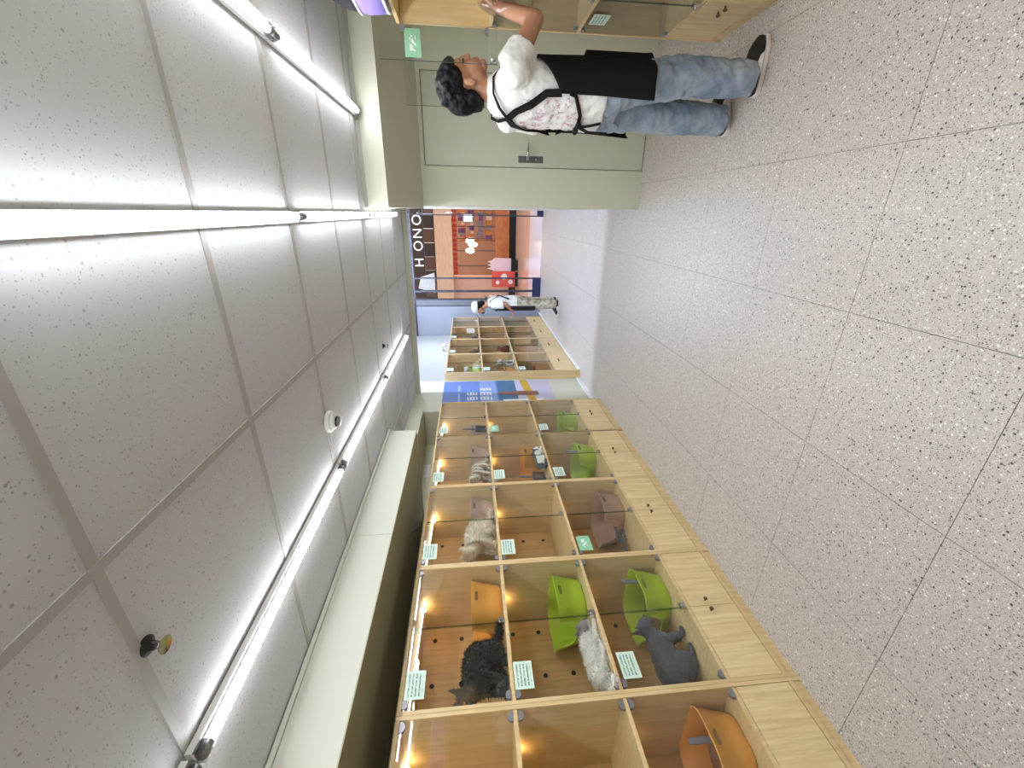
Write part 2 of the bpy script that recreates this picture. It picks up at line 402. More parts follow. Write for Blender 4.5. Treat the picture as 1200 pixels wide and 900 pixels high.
def cabinet(label, loc, rz, Wd=.80, group='cat cabinets', open_top=False, holes=True, leds=True, detail=True):
    c = thing('cat_cabinet', label, 'cabinet', loc, rz, group)
    w, wi = M['wood'], M['wood_in']
    for y in (0, Wd-T): B('side_panel', w, -DEP, 0, y+.0006, y+T-.0006, 0, ZT, c, .001)
    B('top_panel', w, -DEP, 0, T, Wd-T, ZT-T, ZT, c, .001)
    for z in (Z1, Z2, Z3): B('shelf', w, -DEP+.01, -.004, T, Wd-T, z-T/2, z+T/2, c, .001)
    bk = B('back_panel', wi, -DEP, -DEP+.009, T, Wd-T, .05, ZT-T, c)
    if holes:
        hm = sh('hole', lambda: MB().cyl((0, 0, 0), (.0012, 0, 0), .0135, n=18).mesh('vent_hole'))
        for (z0, z1) in ROWZ:
            for y in (.42, .69):
                for z in (.415, .248, .08): link('vent_hole', hm, M['dark'], bk, loc=(-DEP+.009, y, z0+z))
    B('plinth', w, -.03, -.008, T, Wd-T, 0, .058, c)
    B('kick_rail', w, -.03, -.002, T, Wd-T, .040, .062, c, .001)
    # cupboard doors under the cells
    for k, (a, b) in enumerate(((T+.002, Wd/2-.0015), (Wd/2+.0015, Wd-T-.002))):
        d = B('cupboard_door', M['wood_front'], -.020, -.002, a, b, .066, Z3-T/2-.003, c, .0012)
        link('knob', sh('knob', knob_mesh), M['brass'], d, smooth=True, loc=(-.002, (b-.03 if k == 0 else a+.03), Z3-.115))
    B('cupboard_floor', w, -DEP+.01, -.03, T, Wd-T, .04, .058, c)
    # glass doors, two per cell
    hm = sh('hinge', hinge_mesh); lm = sh('lock', lock_mesh)
    for r, (z0, z1) in enumerate(ROWZ):
        for k, (a, b) in enumerate(((T+.003, Wd/2-.0015), (Wd/2+.0015, Wd-T-.003))):
            g = MB().box(-.0025, .0025, 0, b-a, 0, z1-z0-.008).build('glass_door', M['glass'], c)
            outer = 0 if k == 0 else b-a
            inn = (b-a if k == 0 else 0); sg = (1 if k == 0 else -1)
            ge = MB().box(-.0026, .0026, min(inn, inn-sg*.0022), max(inn, inn-sg*.0022), 0, z1-z0-.008).build('polished_edge', M['gedge'], g)
            g.location = (-.006, a, z0+.004)
            s = 1 if k == 0 else -1
            h1 = link('hinge', hm, M['hinge'], g, loc=(0, outer+s*.022, -.002))
            h2 = link('hinge', hm, M['hinge'], g, loc=(0, outer+s*.022, z1-z0-.006)); h2.scale = (1, 1, -1)
            if k == 1 and not (open_top and r == 0): link('lock', lm, M['chrome'], g, loc=(.002, .010, 0))
            if open_top and r == 0:
                # both doors of the top cell stand open at a right angle
                g.rotation_euler.z = math.radians(-92 if k == 0 else 92)
                if k == 0: g.location = (0, a+.004, z0+.004)
                else:
                    for ch in (h1, h2): ch.location.y = -.022
                    g.data.transform(Matrix.Translation((0, -(b-a), 0))); ge.data.transform(Matrix.Translation((0, -(b-a), 0))); g.location = (0, b-.004, z0+.004)
                    link('lock', lm, M['chrome'], g, loc=(.002, -(b-a)+.02, 0))
    if leds:
        lb = MB().cyl((-.13, .03, ZT-T-.012), (-.26, Wd-.03, ZT-T-.012), .0045, n=10).build('led_bar', M['led'], c)
        for (z0, z1) in ROWZ:
            MB().ell((-.30, Wd-.05, z1-.012), (.012, .012, .010), 12, 8).build('led_spot', M['warm'], c, True)
    return c

CABY = (-.49, .31, 1.11, 1.91, 2.71, 3.49)
NAMES = ('cat cabinet unit furthest towards the camera, beyond the photo edge',
         'nearest wooden cat cabinet unit, holding one orange litter box at the bottom',
         'wooden cat cabinet unit with the black cat and two lime litter boxes',
         'wooden cat cabinet unit with the cream cat on top and brown box below',
         'wooden cat cabinet unit holding the striped kitten, orange box and lime box',
         'wooden cat cabinet unit beside the blue poster, lime box at the bottom')
for k, y in enumerate(CABY):
    cabinet(NAMES[k], (-2.0, y, 0), 0, .80 if k < 5 else .775, leds=(k > 0), holes=(k > 0))
FARN = ('first far cabinet unit past the poster, with a green box in its top cell', 'second far cabinet unit past the poster, a dark cat in its top cell', 'third far cabinet unit past the poster, a grey cat in its top cell', 'far cabinet unit next to the entrance glass')
for k in range(4):
    cabinet(FARN[k], (-2.0, 5.2+.80*k, 0), 0, group='cat cabinets by the entrance', holes=False, leds=False)
cabinet('right-hand cat cabinet with both upper glass doors open, in front of the assistant', (.944, 2.87, 0), PI, group='cat cabinets on the right', open_top=True, leds=False)
cabinet('right-hand cat cabinet nearer the camera, doors shut', (.944, 2.068, 0), PI, group='cat cabinets on the right', leds=False)
structure(B('baseboard_left', M['white'], -1.998, -1.975, 5.2, 8.68, 0, .035))
structure(B('baseboard_pillar', M['white'], -2.119, -2.105, 4.29, 5.19, 0, .05))

# ------------------------------------------------------------------ litter boxes
def col_mats():
    M['orange'] = plain('orange_plastic', srgb(232,164,70), .38, var=.03)
    M['lime'] = plain('lime_plastic', srgb(174,204,46), .38, var=.03)
    M['taupe'] = plain('taupe_plastic', srgb(184,152,136), .42, var=.03)
    M['scoop'] = plain('grey_plastic', srgb(122,122,134), .4, var=.04)
    M['scoopb'] = plain('brown_grey_plastic', srgb(110,92,86), .4, var=.04)
    t = NT('cat_litter_grains'); v = t.noise(t.pos('obj'), 220, 3); b = t.bsdf(t.mix(v, srgb(150,120,100), srgb(214,192,172)), .9); t.bump(b, v, .9, .004); M['litter'] = t.m
col_mats()
def rrect(hx, hy, r, n=9):
    P = []
    for cx, cy, a0 in ((hx-r, hy-r, 0), (-hx+r, hy-r, 90), (-hx+r, -hy+r, 180), (hx-r, -hy+r, 270)):
        for i in range(n):
            a = math.radians(a0+90*i/(n-1)); P.append((cx+r*math.cos(a), cy+r*math.sin(a)))
    Q = []                                     # subdivide the long sides
    for i in range(len(P)):
        p, q = P[i], P[(i+1) % len(P)]; Q.append(p)
        L = math.hypot(q[0]-p[0], q[1]-p[1]); m = int(L/.012)
        for k in range(1, m): Q.append((p[0]+(q[0]-p[0])*k/m, p[1]+(q[1]-p[1])*k/m))
    return Q
def make_tub():
    H = .178; base = rrect(.172, .118, .075); tops = []
    for (x, y) in base:                        # U shaped entry dip in the -y wall
        f = 1 if y > -.06 else min(1, abs(x*1.19+.005)/.106)
        tops.append(H-.112*(1-f**4.5))
    prof = [(0, -.012, 0), (0, 0, .07), (.30, 0, .30), (.60, 0, .60), (.61, .003, .61), (.95, .003, .95), (.97, .008, .97), (1.0, .008, .995), (1.0, .003, 1.0), (.98, -.003, .98), (.6, -.004, .60), (.3, -.004, .30), (.06, -.006, .06)]
    rings = []
    for t, off, zt in prof:
        R = []
        for (x, y), h in zip(base, tops):
            nx, ny = x/.172**2, y/.118**2; m = math.hypot(nx, ny) or 1
            R.append((x*(1+.192*t)+off*nx/m, y*(1+.229*t)+off*ny/m, zt*h))
        rings.append(R)
    return MB().loft(rings, True, True).mesh('tub')
TUB = make_tub()
def slot_mesh():
    P = [(sg*.022+.008*math.cos(a), .008*math.sin(a)) for sg, a0 in ((1, -PI/2), (-1, PI/2)) for a in (a0+PI*i/8 for i in range(9))]
    return MB().prism(P, lambda a, b, d: (d, a, b), -.004, .0015).mesh('handle_slot')
SLOT = slot_mesh()
def litter_box(label, loc, mat, litter=False, rz=0):
    t = thing('litter_box', label, 'litter box', loc, rz, 'cat litter boxes')
    me = sh(('tub', mat.name), lambda: TUB.copy())
    link('tub', me, mat, t, True)
    dm = sh(('slotm', mat.name), lambda: plain(mat.name+'_slot', tuple(c*.28 for c in mat.node_tree.nodes['Mix'].inputs[7].default_value[:3])+(1,), .6))
    for x, r in ((.2105, 0), (-.2105, PI)):
        m2 = sh(('slot', mat.name), lambda: SLOT.copy())
        s = link('handle_slot', m2, dm, t, loc=(x-(.004 if r == 0 else -.004), -.01, .147)); s.rotation_euler = (0, math.radians(11) if r == 0 else math.radians(11), r)
    if litter:
        rings = [[(x, y, .02) for x, y in rrect(.158, .104, .07)], [(x*1.05, y*1.06, .052) for x, y in rrect(.158, .104, .07)]]
        MB().loft(rings).build('litter', M['litter'], t, True)
    return t
S1, S2, S3 = Z1+T/2, Z2+T/2, Z3+T/2
BX = -2.265
litter_box('orange litter box with grey scoop handle, bottom cell nearest the camera', (BX, .95, S3), M['orange'], True)
litter_box('orange litter box beside the black cat in the top cell', (BX, 1.742, S1), M['orange'])
litter_box('lime litter box beside the white cat in the middle cell', (BX, 1.742, S2), M['lime'])
litter_box('lime litter box beside the grey cat in the bottom cell', (BX, 1.742, S3), M['lime'], True)
litter_box('taupe litter box behind the fluffy cream cat, top cell', (BX, 2.54, S1), M['taupe'])
litter_box('taupe brown litter box with a scoop leaning by it, bottom cell', (BX, 2.535, S3), M['taupe'])
litter_box('taupe litter box behind the striped kitten, top cell', (BX, 3.32, S1), M['taupe'])
litter_box('orange litter box behind the grey and white kitten, middle cell', (BX-.025, 3.32, S2), M['orange'])
litter_box('lime litter box with a grey scoop, bottom cell, second from the poster', (BX, 3.30, S3), M['lime'])
litter_box('small taupe litter box with dark scoop, top cell beside the poster', (BX, 3.78, S1), M['taupe'])
litter_box('pale lime litter box in the bottom cell beside the poster', (BX, 4.02, S3), M['lime'])
litter_box('green litter box in the top cell of the first far cabinet', (BX, 5.55, S1), M['lime'])
litter_box('orange litter box in the middle cell of the first far cabinet', (BX, 5.5, S2), M['orange'])
def scoop(label, loc, rot, mat):
    o = bpy.data.objects.new('litter_scoop', None); COL.objects.link(o); o.empty_display_size = .1
    o.location = loc; o.rotation_euler = rot; tag(o, label, 'litter scoop', 'litter scoops')
    MB().prism([(-.011, 0), (.011, 0), (.014, .10), (.011, .135), (-.011, .135), (-.014, .10)], lambda a, b, d: (d, a, b), -.004, .004).build('handle', mat, o, bevel=.003)
    mb = MB().box(-.003, .003, -.05, -.042, -.11, 0).box(-.003, .003, .042, .05, -.11, 0).box(-.003, .003, -.05, .05, -.012, .002).box(-.003, .003, -.05, .05, -.11, -.10)
    for k in range(5): mb.box(-.003, .003, -.032+.016*k-.003, -.032+.016*k+.003, -.11, 0)
    mb.box(-.003, .02, -.05, -.046, -.11, 0).box(-.003, .02, .046, .05, -.11, 0)
    mb.build('blade', mat, o)
    return o
RIM = .178
scoop('grey scoop standing up in the nearest orange litter box', (BX+.170, .95, S3+RIM-.04), (math.radians(4), math.radians(9), 0), M['scoop'])
scoop('grey scoop standing up in the lime box beside the grey cat', (BX+.170, 1.77, S3+RIM-.04), (0, math.radians(9), 0), M['scoop'])
scoop('grey scoop leaning by the taupe brown litter box', (-2.30, 2.33, S3+.032), (math.radians(90), math.radians(8), math.radians(-20)), M['scoop'])
scoop('grey scoop standing in the lime box second from the poster', (BX+.170, 3.27, S3+RIM-.03), (0, math.radians(9), 0), M['scoop'])
scoop('brown grey scoop in the cell with the grey and white kitten', (-2.16, 3.0, S2+.118), (0, math.radians(4), 0), M['scoopb'])
scoop('dark scoop by the small taupe litter box beside the poster', (-2.06, 3.72, S1+.118), (0, math.radians(4), 0), M['black'])

# ------------------------------------------------------------------ cards taped to the glass
def card_mat(name, base, ink, bold=False):
    t = NT(name); p = t.n('ShaderNodeTexCoord').outputs['Object']; s = t.n('ShaderNodeSeparateXYZ'); t.l(p, s.inputs[0])
    if not bold:
        row = t.math('FRACT', t.math('MULTIPLY', s.outputs[2], 62))
        nz = t.noise(t.pos('obj', (1, 160, 62)), 1.4, 3, .7)
        m = t.math('MULTIPLY', t.math('GREATER_THAN', row, .5), t.math('GREATER_THAN', nz, .47))
        ins = t.math('MULTIPLY', t.math('LESS_THAN', t.math('ABSOLUTE', s.outputs[1]), .050), t.math('LESS_THAN', t.math('ABSOLUTE', s.outputs[2]), .034))
        m = t.math('MULTIPLY', m, ins)
    else:
        nz = t.noise(t.pos('obj', (1, 46, 46)), 1.2, 2, .5)
        ins = t.math('MULTIPLY', t.math('LESS_THAN', t.math('ABSOLUTE', s.outputs[1]), .035), t.math('LESS_THAN', t.math('ABSOLUTE', s.outputs[2]), .018))
        m = t.math('MULTIPLY', ins, t.math('GREATER_THAN', nz, .5))
    t.bsdf(t.mix(m, base, ink), .5); return t.m
M['card'] = card_mat('pale_mint_card_print', srgb(216,238,222), srgb(110,132,122))
M['cardg'] = card_mat('green_card_print', srgb(150,206,168), srgb(240,248,240), True)
def card(label, y, ztop, x=-1.997, mat=None, w=.125, h=.088, rz=0):
    o = MB().box(-.0008, .0008, -w/2, w/2, -h/2, h/2).build('info_card', mat or M['card'], loc=(x, y, ztop-h/2)); o.rotation_euler.z = rz
    return tag(o, label, 'card', 'info cards taped to the cabinet glass')
dY = .12
for (lab, y, zt, m) in (
    ('mint info card on the glass in front of the black cat', 1.11+dY, 1.836, 0), ('mint info card on the middle glass door beside the white cat', 1.11+dY, 1.338, 0), ('mint info card on the bottom glass door above the grey cat', 1.11+dY, .828, 0),
    ('mint info card on the glass in front of the cream cat', 1.91+dY, 1.836, 0), ('mint info card on the empty middle cell between cream cat and brown box', 1.91+dY, 1.338, 0), ('green card with white marks above the taupe brown litter box', 1.91+dY-.01, .835, 1),
    ('mint info card on the glass above the striped kitten', 2.71+dY, 1.836, 0), ('mint info card on the glass above the grey and white kitten', 2.71+dY, 1.338, 0), ('mint info card on the bottom cell, second from the poster', 2.71+dY, .835, 0),
    ('mint info card on the top cell next to the poster', 3.49+dY, 1.836, 0), ('green card on the empty middle cell next to the poster', 3.49+dY, 1.335, 1), ('mint info card on the bottom cell next to the poster', 3.49+dY, .835, 0),
    ('small pale card on the top cell of the first far cabinet', 5.2+dY, 1.836, 0), ('small pale card on the middle cell of the first far cabinet', 5.2+dY, 1.335, 0), ('small pale card on the bottom cell of the first far cabinet', 5.2+dY, .84, 0),
    ('small pale card on the top cell of the second far cabinet', 6.0+dY, 1.836, 0), ('small pale card on the top cell of the third far cabinet', 6.8+dY, 1.836, 0)):
    card(lab, y, zt, mat=(M['cardg'] if m else M['card']))
card('green card on the open upper glass door behind the assistant', 2.846, 1.822, x=.855, mat=M['cardg'], rz=PI/2-math.radians(0), w=.128, h=.087)
card('pale card on the bottom right-hand cabinet door behind the apron', 2.66, .830, x=.9405, mat=M['card'], w=.12)

# ------------------------------------------------------------------ cats
def attr_mat(name, rough=.75, fuzz=True):
    t = NT(name); a = t.n('ShaderNodeVertexColor'); a.layer_name = 'Col'
    nz = t.noise(t.pos('obj', (1, 1, 1)), 130, 3)
    c = t.mix(t.math('MULTIPLY', t.ramp(nz, .35, .7), .10), a.outputs[0], (0.03, .027, .024, 1))
    b = t.bsdf(c, rough, 0, .2)
    if fuzz: b.inputs['Sheen Weight'].default_value = .25
    t.bump(b, nz, .5, .004); return t.m
M['fur'] = attr_mat('cat_fur')
M['furb'] = attr_mat('cat_fur_blades', .8, False)
M['eye'] = plain('amber_cat_eye', srgb(176,132,40), .12, var=.1)
def cat_solid(pose, k, fat=1.0):
    mb = MB(); q = lambda *p: tuple(c*k for c in p)
    def cone(p0, p1, r0, r1): mb.cap(q(*p0), q(*p1), r0*k, r1*k, 10)
    def el(c, r): mb.ell(q(*c), tuple(x*k for x in r))
    def head(hx, hz, sd=0):
        el((hx, sd, hz), (.046, .047, .041)); el((hx+.038, sd, hz-.012), (.019, .022, .016)); el((hx+.01, sd+.03, hz-.012), (.026, .02, .022)); el((hx+.01, sd-.03, hz-.012), (.026, .02, .022))
        for y in (-1, 1):
            cone((hx-.008, sd+y*.027, hz+.026), (hx-.012, sd+y*.038, hz+.066), .016, .004)
        return [(hx+.036, sd+y*.02, hz+.006) for y in (-1, 1)]
    f = fat
    if pose == 'sit':
        el((-.05, 0, .075), (.085*f, .072*f, .075)); cone((-.04, 0, .10), (.045, 0, .165), .068*f, .05*f)
        cone((.045, 0, .165), (.075, 0, .21), .044, .036); ey = head(.095, .228)
        for y in (-1, 1):
            cone((.055, y*.027, .14), (.072, y*.026, .015), .023, .014); el((.085, y*.026, .012), (.024, .015, .012))
            el((-.015, y*.056, .055), (.06, .03, .05)); el((.04, y*.06, .012), (.03, .016, .012))
        tail = [(-.12, 0, .04), (-.17, .02, .022), (-.22, .03, .02), (-.27, .02, .02)]
    elif pose == 'hunch':
        el((-.06, 0, .105), (.09*f, .07*f, .085)); cone((-.05, 0, .12), (.06, 0, .135), .074*f, .058*f)
        cone((.06, 0, .14), (.11, 0, .165), .046, .038); ey = head(.135, .178)
        for y in (-1, 1):
            cone((.06, y*.032, .11), (.085, y*.03, .015), .026, .015); el((.098, y*.03, .012), (.024, .015, .012))
            el((-.05, y*.05, .07), (.06, .035, .06)); cone((-.03, y*.055, .05), (-.01, y*.055, .014), .022, .014); el((.01, y*.055, .012), (.03, .016, .012))
        tail = [(-.13, 0, .06), (-.165, .02, .032), (-.18, .06, .022), (-.17, .10, .022)]
    else:                                       # lying stretched out
        el((-.02, 0, .055), (.15*f, .062*f, .055)); el((-.10, 0, .055), (.075, .066, .055)); el((.06, 0, .06), (.07, .058, .055))
        cone((.10, 0, .06), (.14, 0, .065), .044, .038); ey = head(.165, .068)
        for y in (-1, 1):
            cone((.08, y*.04, .03), (.15, y*.052, .015), .02, .013); el((.165, y*.052, .013), (.022, .014, .012))
            cone((-.09, y*.045, .03), (-.01, y*.07, .016), .024, .014); el((.01, y*.072, .013), (.026, .015, .012))
        tail = [(-.165, 0, .035), (-.21, -.03, .022), (-.23, -.08, .02), (-.20, -.12, .02)]
    for i in range(len(tail)-1): cone(tail[i], tail[i+1], .02-.002*i, .018-.002*i)
    return mb, [q(*e) for e in ey]
def add_fur(parent, me, n, length, fn, seed=1):
    rnd = random.Random(seed); me.calc_loop_triangles(); P = me.polygons; V = me.vertices
    vs, fs, cs = [], [], []
    for _ in range(n):
        p = P[rnd.randrange(len(P))]; c = p.center; nn = p.normal
        d = (nn+Vector((rnd.uniform(-.7, .2), rnd.uniform(-.45, .45), rnd.uniform(-.7, .2)))).normalized()
        sd = d.cross(Vector((rnd.random(), rnd.random(), rnd.random()))).normalized()*.0022
        L = length*rnd.uniform(.6, 1.2)*(.45 if p.center.x > .10 else 1); b = len(vs); c = c-nn*.003
        vs += [c-sd, c+sd, c+d*L]; fs.append((b, b+1, b+2)); k = fn(c, nn)
        g = rnd.uniform(.8, 1.1); k = (min(1, k[0]*g), min(1, k[1]*g), min(1, k[2]*g), 1); cs += list(k)*3
    m = bpy.data.meshes.new('fur'); m.from_pydata(vs, [], fs); a = m.color_attributes.new('Col', 'FLOAT_COLOR', 'POINT'); a.data.foreach_set('color', cs)
    o = link('fur', m, M['furb'], parent); o['kind'] = 'stuff'; return o
def cat(label, loc, rz, pose, k, colfn, fur=0, flen=.02, fat=1.0, eyes=True):
    t = thing('cat', label, 'cat', loc, math.radians(rz), 'cats in the cabinets')
    mb, ey = cat_solid(pose, k, fat); me = organic(mb, .0055, 4, [(.03, .006)] if fur else None)
    paint(me, colfn); link('body', me, M['fur'], t, True)
    if eyes:
        for e in ey: MB().ell(e, .0068*k, 10, 8).build('eye', M['eye'], t, True)
    nose = MB().ell((ey[0][0]+.021*k, (ey[0][1]+ey[1][1])/2, ey[0][2]-.016*k), (.005*k, .006*k, .004*k), 8, 6).build('nose', M['black'], t, True)
    if fur: add_fur(t, me, fur, flen, colfn, len(label))
    return t
def lerp(a, b, t): t = max(0, min(1, t)); return tuple(a[i]+(b[i]-a[i])*t for i in range(3))+(1,)
BLK, GRY, WHT, CRM, TAB = srgb(24,23,26), srgb(82,84,92), srgb(246,241,234), srgb(240,224,202), srgb(142,124,104)
def c_black(p, n): return lerp(BLK, srgb(84,70,58), (p.x-.10)*16) if p.z > .15 else BLK
def c_grey(p, n): return GRY
def c_whitegrey(p, n):
    h = math.sin(p.x*70)*math.sin(p.y*90+1); g = srgb(128,122,122)
    if p.x > .10 and p.z > .045: return lerp(g, srgb(170,160,154), .5+.5*h)
    if p.x < -.02 and p.y > .035: return lerp(WHT, g, .7)
    return WHT
def c_cream(p, n): return lerp(CRM, srgb(176,148,118), .5+.5*math.sin(p.x*55+p.z*20)) if p.x > .08 or p.z < .03 else lerp(CRM, srgb(238,226,208), p.z*4)
def c_tabby(p, n): return lerp(srgb(226,212,194), srgb(150,128,106), .5+.9*math.sin(p.x*150+p.z*25))
def c_gw(p, n): return WHT if (p.y < -.03 or p.z < .035) and p.x > -.12 else lerp(GRY, srgb(96,92,94), math.sin(p.x*100))
def c_dark(p, n): return srgb(52,52,58)
def c_whiteish(p, n): return srgb(205,204,200)
cat('fluffy black cat crouching in front of an orange litter box, top cell', (-2.135, 1.345, S1), -72, 'hunch', 1.16, c_black, 3800, .024)
cat('white and grey longhaired cat lying along the glass, middle cell', (-2.085, 1.35, S2), 90, 'lie', .88, c_whitegrey, 4200, .024, eyes=False)
cat('smooth grey cat hunched beside the lime box, bottom cell', (-2.215, 1.385, S3), 74, 'hunch', 1.14, c_grey, 1500, .009)
cat('fluffy cream cat crouching in front of a taupe box, top cell', (-2.125, 2.245, S1), -86, 'hunch', 1.06, c_cream, 5200, .03, 1.05)
cat('striped tabby kitten in front of a taupe box, top cell', (-2.11, 3.04, S1), -88, 'hunch', .86, c_tabby, 2200, .014)
cat('grey and white kitten stretched by the glass, middle cell', (-2.066, 3.14, S2), 90, 'lie', .80, c_gw, 1600, .012)
cat('white cat in the top cell of the first far cabinet', (-2.13, 5.62, S1), -60, 'sit', .9, c_whiteish, 600, .015)
cat('dark cat in the top cell of the second far cabinet', (-2.13, 6.32, S1), -80, 'hunch', 1.0, c_dark)
cat('dark grey cat in the top cell of the third far cabinet', (-2.13, 7.12, S1), -80, 'hunch', .95, c_grey)
cat('pale cat sitting in the middle cell of the first far cabinet', (-2.12, 5.78, S2), -40, 'sit', .95, c_whiteish, 600, .015)
cat('dark cat sitting in the middle cell of the second far cabinet', (-2.12, 6.55, S2), -60, 'sit', .8, c_dark)
# cardboard box in the far bottom cell
cb = thing('cardboard_box', 'brown cardboard box in the bottom cell of the first far cabinet', 'box', (-2.25, 5.6, S3))
M['kraft'] = plain('brown_cardboard', srgb(176,126,76), .8)
for a in (((-.16, -.152, -.2, .2)), ((.152, .16, -.2, .2)), ((-.16, .16, -.2, -.192)), ((-.16, .16, .192, .2))): B('side_wall', M['kraft'], *a, 0, .22, cb)
B('bottom', M['kraft'], -.16, .16, -.2, .2, 0, .006, cb)
for s in (-1, 1):
    f = B('flap', M['kraft'], 0, .10, -.19, .19, 0, .005, cb); f.location = (.16 if s > 0 else -.16, 0, .22); f.rotation_euler = (0, math.radians(-35) if s > 0 else math.radians(-150), 0)

# ------------------------------------------------------------------ poster on the pillar
def poster():
    py0, py1, z0, z1 = 4.33, 5.16, .47, 1.867
    t = thing('poster', 'tall blue poster with white lettering and a tower picture on the pillar', 'poster', (-2.119, 0, 0))
    cm = lambda n, c: plain(n, srgb(*c), .45, var=.05, scale=5)
    B('sheet', cm('poster_blue', (92,122,186)), 0, .003, py0, py1, z0, z1, t)
    B('sky_print', cm('poster_light_blue', (128,150,200)), .003, .0034, py0, py1, 1.19, 1.40, t)
    B('sea_print', cm('poster_teal', (60,104,140)), .003, .0036, py0, py1, .93, 1.17, t)
    B('ground_print', cm('poster_lavender', (190,186,208)), .003, .0038, py0, py1, z0, .93, t)
    gold, brown, white = cm('poster_gold', (196,156,44)), cm('poster_brown', (132,84,66)), cm('poster_white', (232,234,238))
    MB().prism([(py0+.1, .70), (py1, .76), (py1, .86), (py0+.1, .80)], lambda a, b, d: (d, a, b), .0038, .0044).build('tower_print', gold, t)
    MB().prism([(4.66, .66), (4.78, .66), (4.80, .80), (4.78, 1.12), (4.73, 1.19), (4.69, 1.05), (4.66, .85)], lambda a, b, d: (d, a, b), .0044, .005).build('spire_print', brown, t)
    MB().box(.0036, .0042, py0+.02, 4.55, .62, 1.12).build('shore_print', white, t)
    # unreadable white lettering: five blocks of strokes in two rows
    rnd = random.Random(3)
    for zc, h, ys_ in ((1.50, .15, (4.46, 4.60, 4.74)), (1.33, .17, (4.46, 4.60, 4.74, 4.88))):
        for y in ys_:
            mb = MB()
            for k in range(4): mb.box(.0038, .0046, y-.05+rnd.uniform(0, .015), y+.05-rnd.uniform(0, .02), zc-h/2+h*k/4+.012, zc-h/2+h*k/4+.026)
            for k in range(3): yy = y-.04+.036*k+rnd.uniform(-.008, .008); mb.box(.0038, .0047, yy, yy+.011, zc-h/2+rnd.uniform(0, .05), zc+h/2-rnd.uniform(0, .05))
            mb.build('lettering', white, t)
    MB().box(.003, .0042, 4.40, 4.75, 1.655, 1.675).build('small_lettering', plain('poster_pale_line', srgb(160,178,216), .5), t)
    MB().box(.003, .0042, 4.84, 5.0, 1.65, 1.68).build('small_lettering', plain('poster_pale_line_b', srgb(160,178,216), .5), t)
poster()

# ------------------------------------------------------------------ fittings on the wall above the cabinets
tag(B('wall_notice', M['white'], -2.558, -2.555, 3.62, 3.86, 1.97, 2.03), 'small white paper notice on the wall above the cabinets', 'notice')
cbl = MB().tube([(-2.02, 2.24, 1.862), (-1.99, 2.23, 1.90), (-2.0, 2.20, 1.93), (-2.04, 2.17, 1.90), (-2.05, 2.14, 1.862)], .002, 6).build('cable', M['black'], None, True)
tag(cbl, 'thin black loop of cable on top of the cat cabinets', 'cable')
for y, lab in ((5.55, 'white spotlight fitting on the wall above the first far cabinet'), (7.6, 'white spotlight fitting on the wall above the last far cabinet')):
    t = thing('wall_lamp', lab, 'lamp', (-2.48, y, 2.03))
    MB().cyl((0, 0, 0), (.02, 0, 0), .035, n=16).build('base', M['chrome'], t, True)
    MB().tube([(.02, 0, 0), (.10, 0, .02)], .01, 8).build('arm', M['chrome'], t, True)
    MB().cyl((.09, 0, .05), (.13, 0, -.05), .028, .04, 16).build('shade', M['white_plastic'], t, True)

# ------------------------------------------------------------------ bag on the right-hand cabinet
bag = thing('pet_carrier', 'purple and black pet carrier bag with white piping on top of the right cabinet', 'bag', (1.085, 2.50, ZT))
M['purple'] = plain('lilac_fabric', srgb(150,128,214), .7); M['navy'] = plain('black_mesh_fabric', srgb(34,33,44), .8)
def bagring(sx, sy, z): return [(x*1, y*1, z) for x, y in rrect(sx, sy, min(sx, sy)*.55, 7)]
def bagloft(levels):
    mb = MB(); prev = None; rings = []
    for sx, sy, z in levels:
        n = 40; R = []
        for i in range(n):
            a = 2*PI*i/n; ca, sa = math.cos(a), math.sin(a); e = .55
            R.append((sx*math.copysign(abs(ca)**e, ca), sy*math.copysign(abs(sa)**e, sa), z))
        rings.append(R)
    return mb.loft(rings)
bagloft([(.16, .24, .012), (.185, .265, .03), (.19, .27, .10), (.185, .262, .14)]).build('lower_body', M['purple'], bag, True)
bagloft([(.184, .261, .141), (.178, .252, .20), (.15, .22, .27), (.08, .13, .31)]).build('mesh_top', M['navy'], bag, True)
for z, sx, sy in ((.008, .178, .258), (.141, .187, .264)):
    R = []
    for i in range(41):
        a = 2*PI*i/40; ca, sa = math.cos(a), math.sin(a); e = .55
        R.append((sx*math.copysign(abs(ca)**e, ca), sy*math.copysign(abs(sa)**e, sa), z))
    MB().tube(R, .008, 8).build('piping', M['white_plastic'], bag, True)
for a in (math.radians(128), math.radians(232)):
    ca, sa = math.cos(a), math.sin(a); e = .55; fx, fy = math.copysign(abs(ca)**e, ca), math.copysign(abs(sa)**e, sa)
    MB().tube([(sx*fx, sy*fy, z) for sx, sy, z in ((.17, .25, .012), (.188, .268, .03), (.193, .273, .10), (.188, .265, .14), (.181, .255, .20), (.153, .223, .27), (.083, .133, .31))], .007, 8).build('piping', M['white_plastic'], bag, True)
MB().tube([(0, -.12, .30), (0, -.09, .35), (0, 0, .36), (0, .09, .35), (0, .12, .30)], .008, 8).build('handle', M['navy'], bag, True)

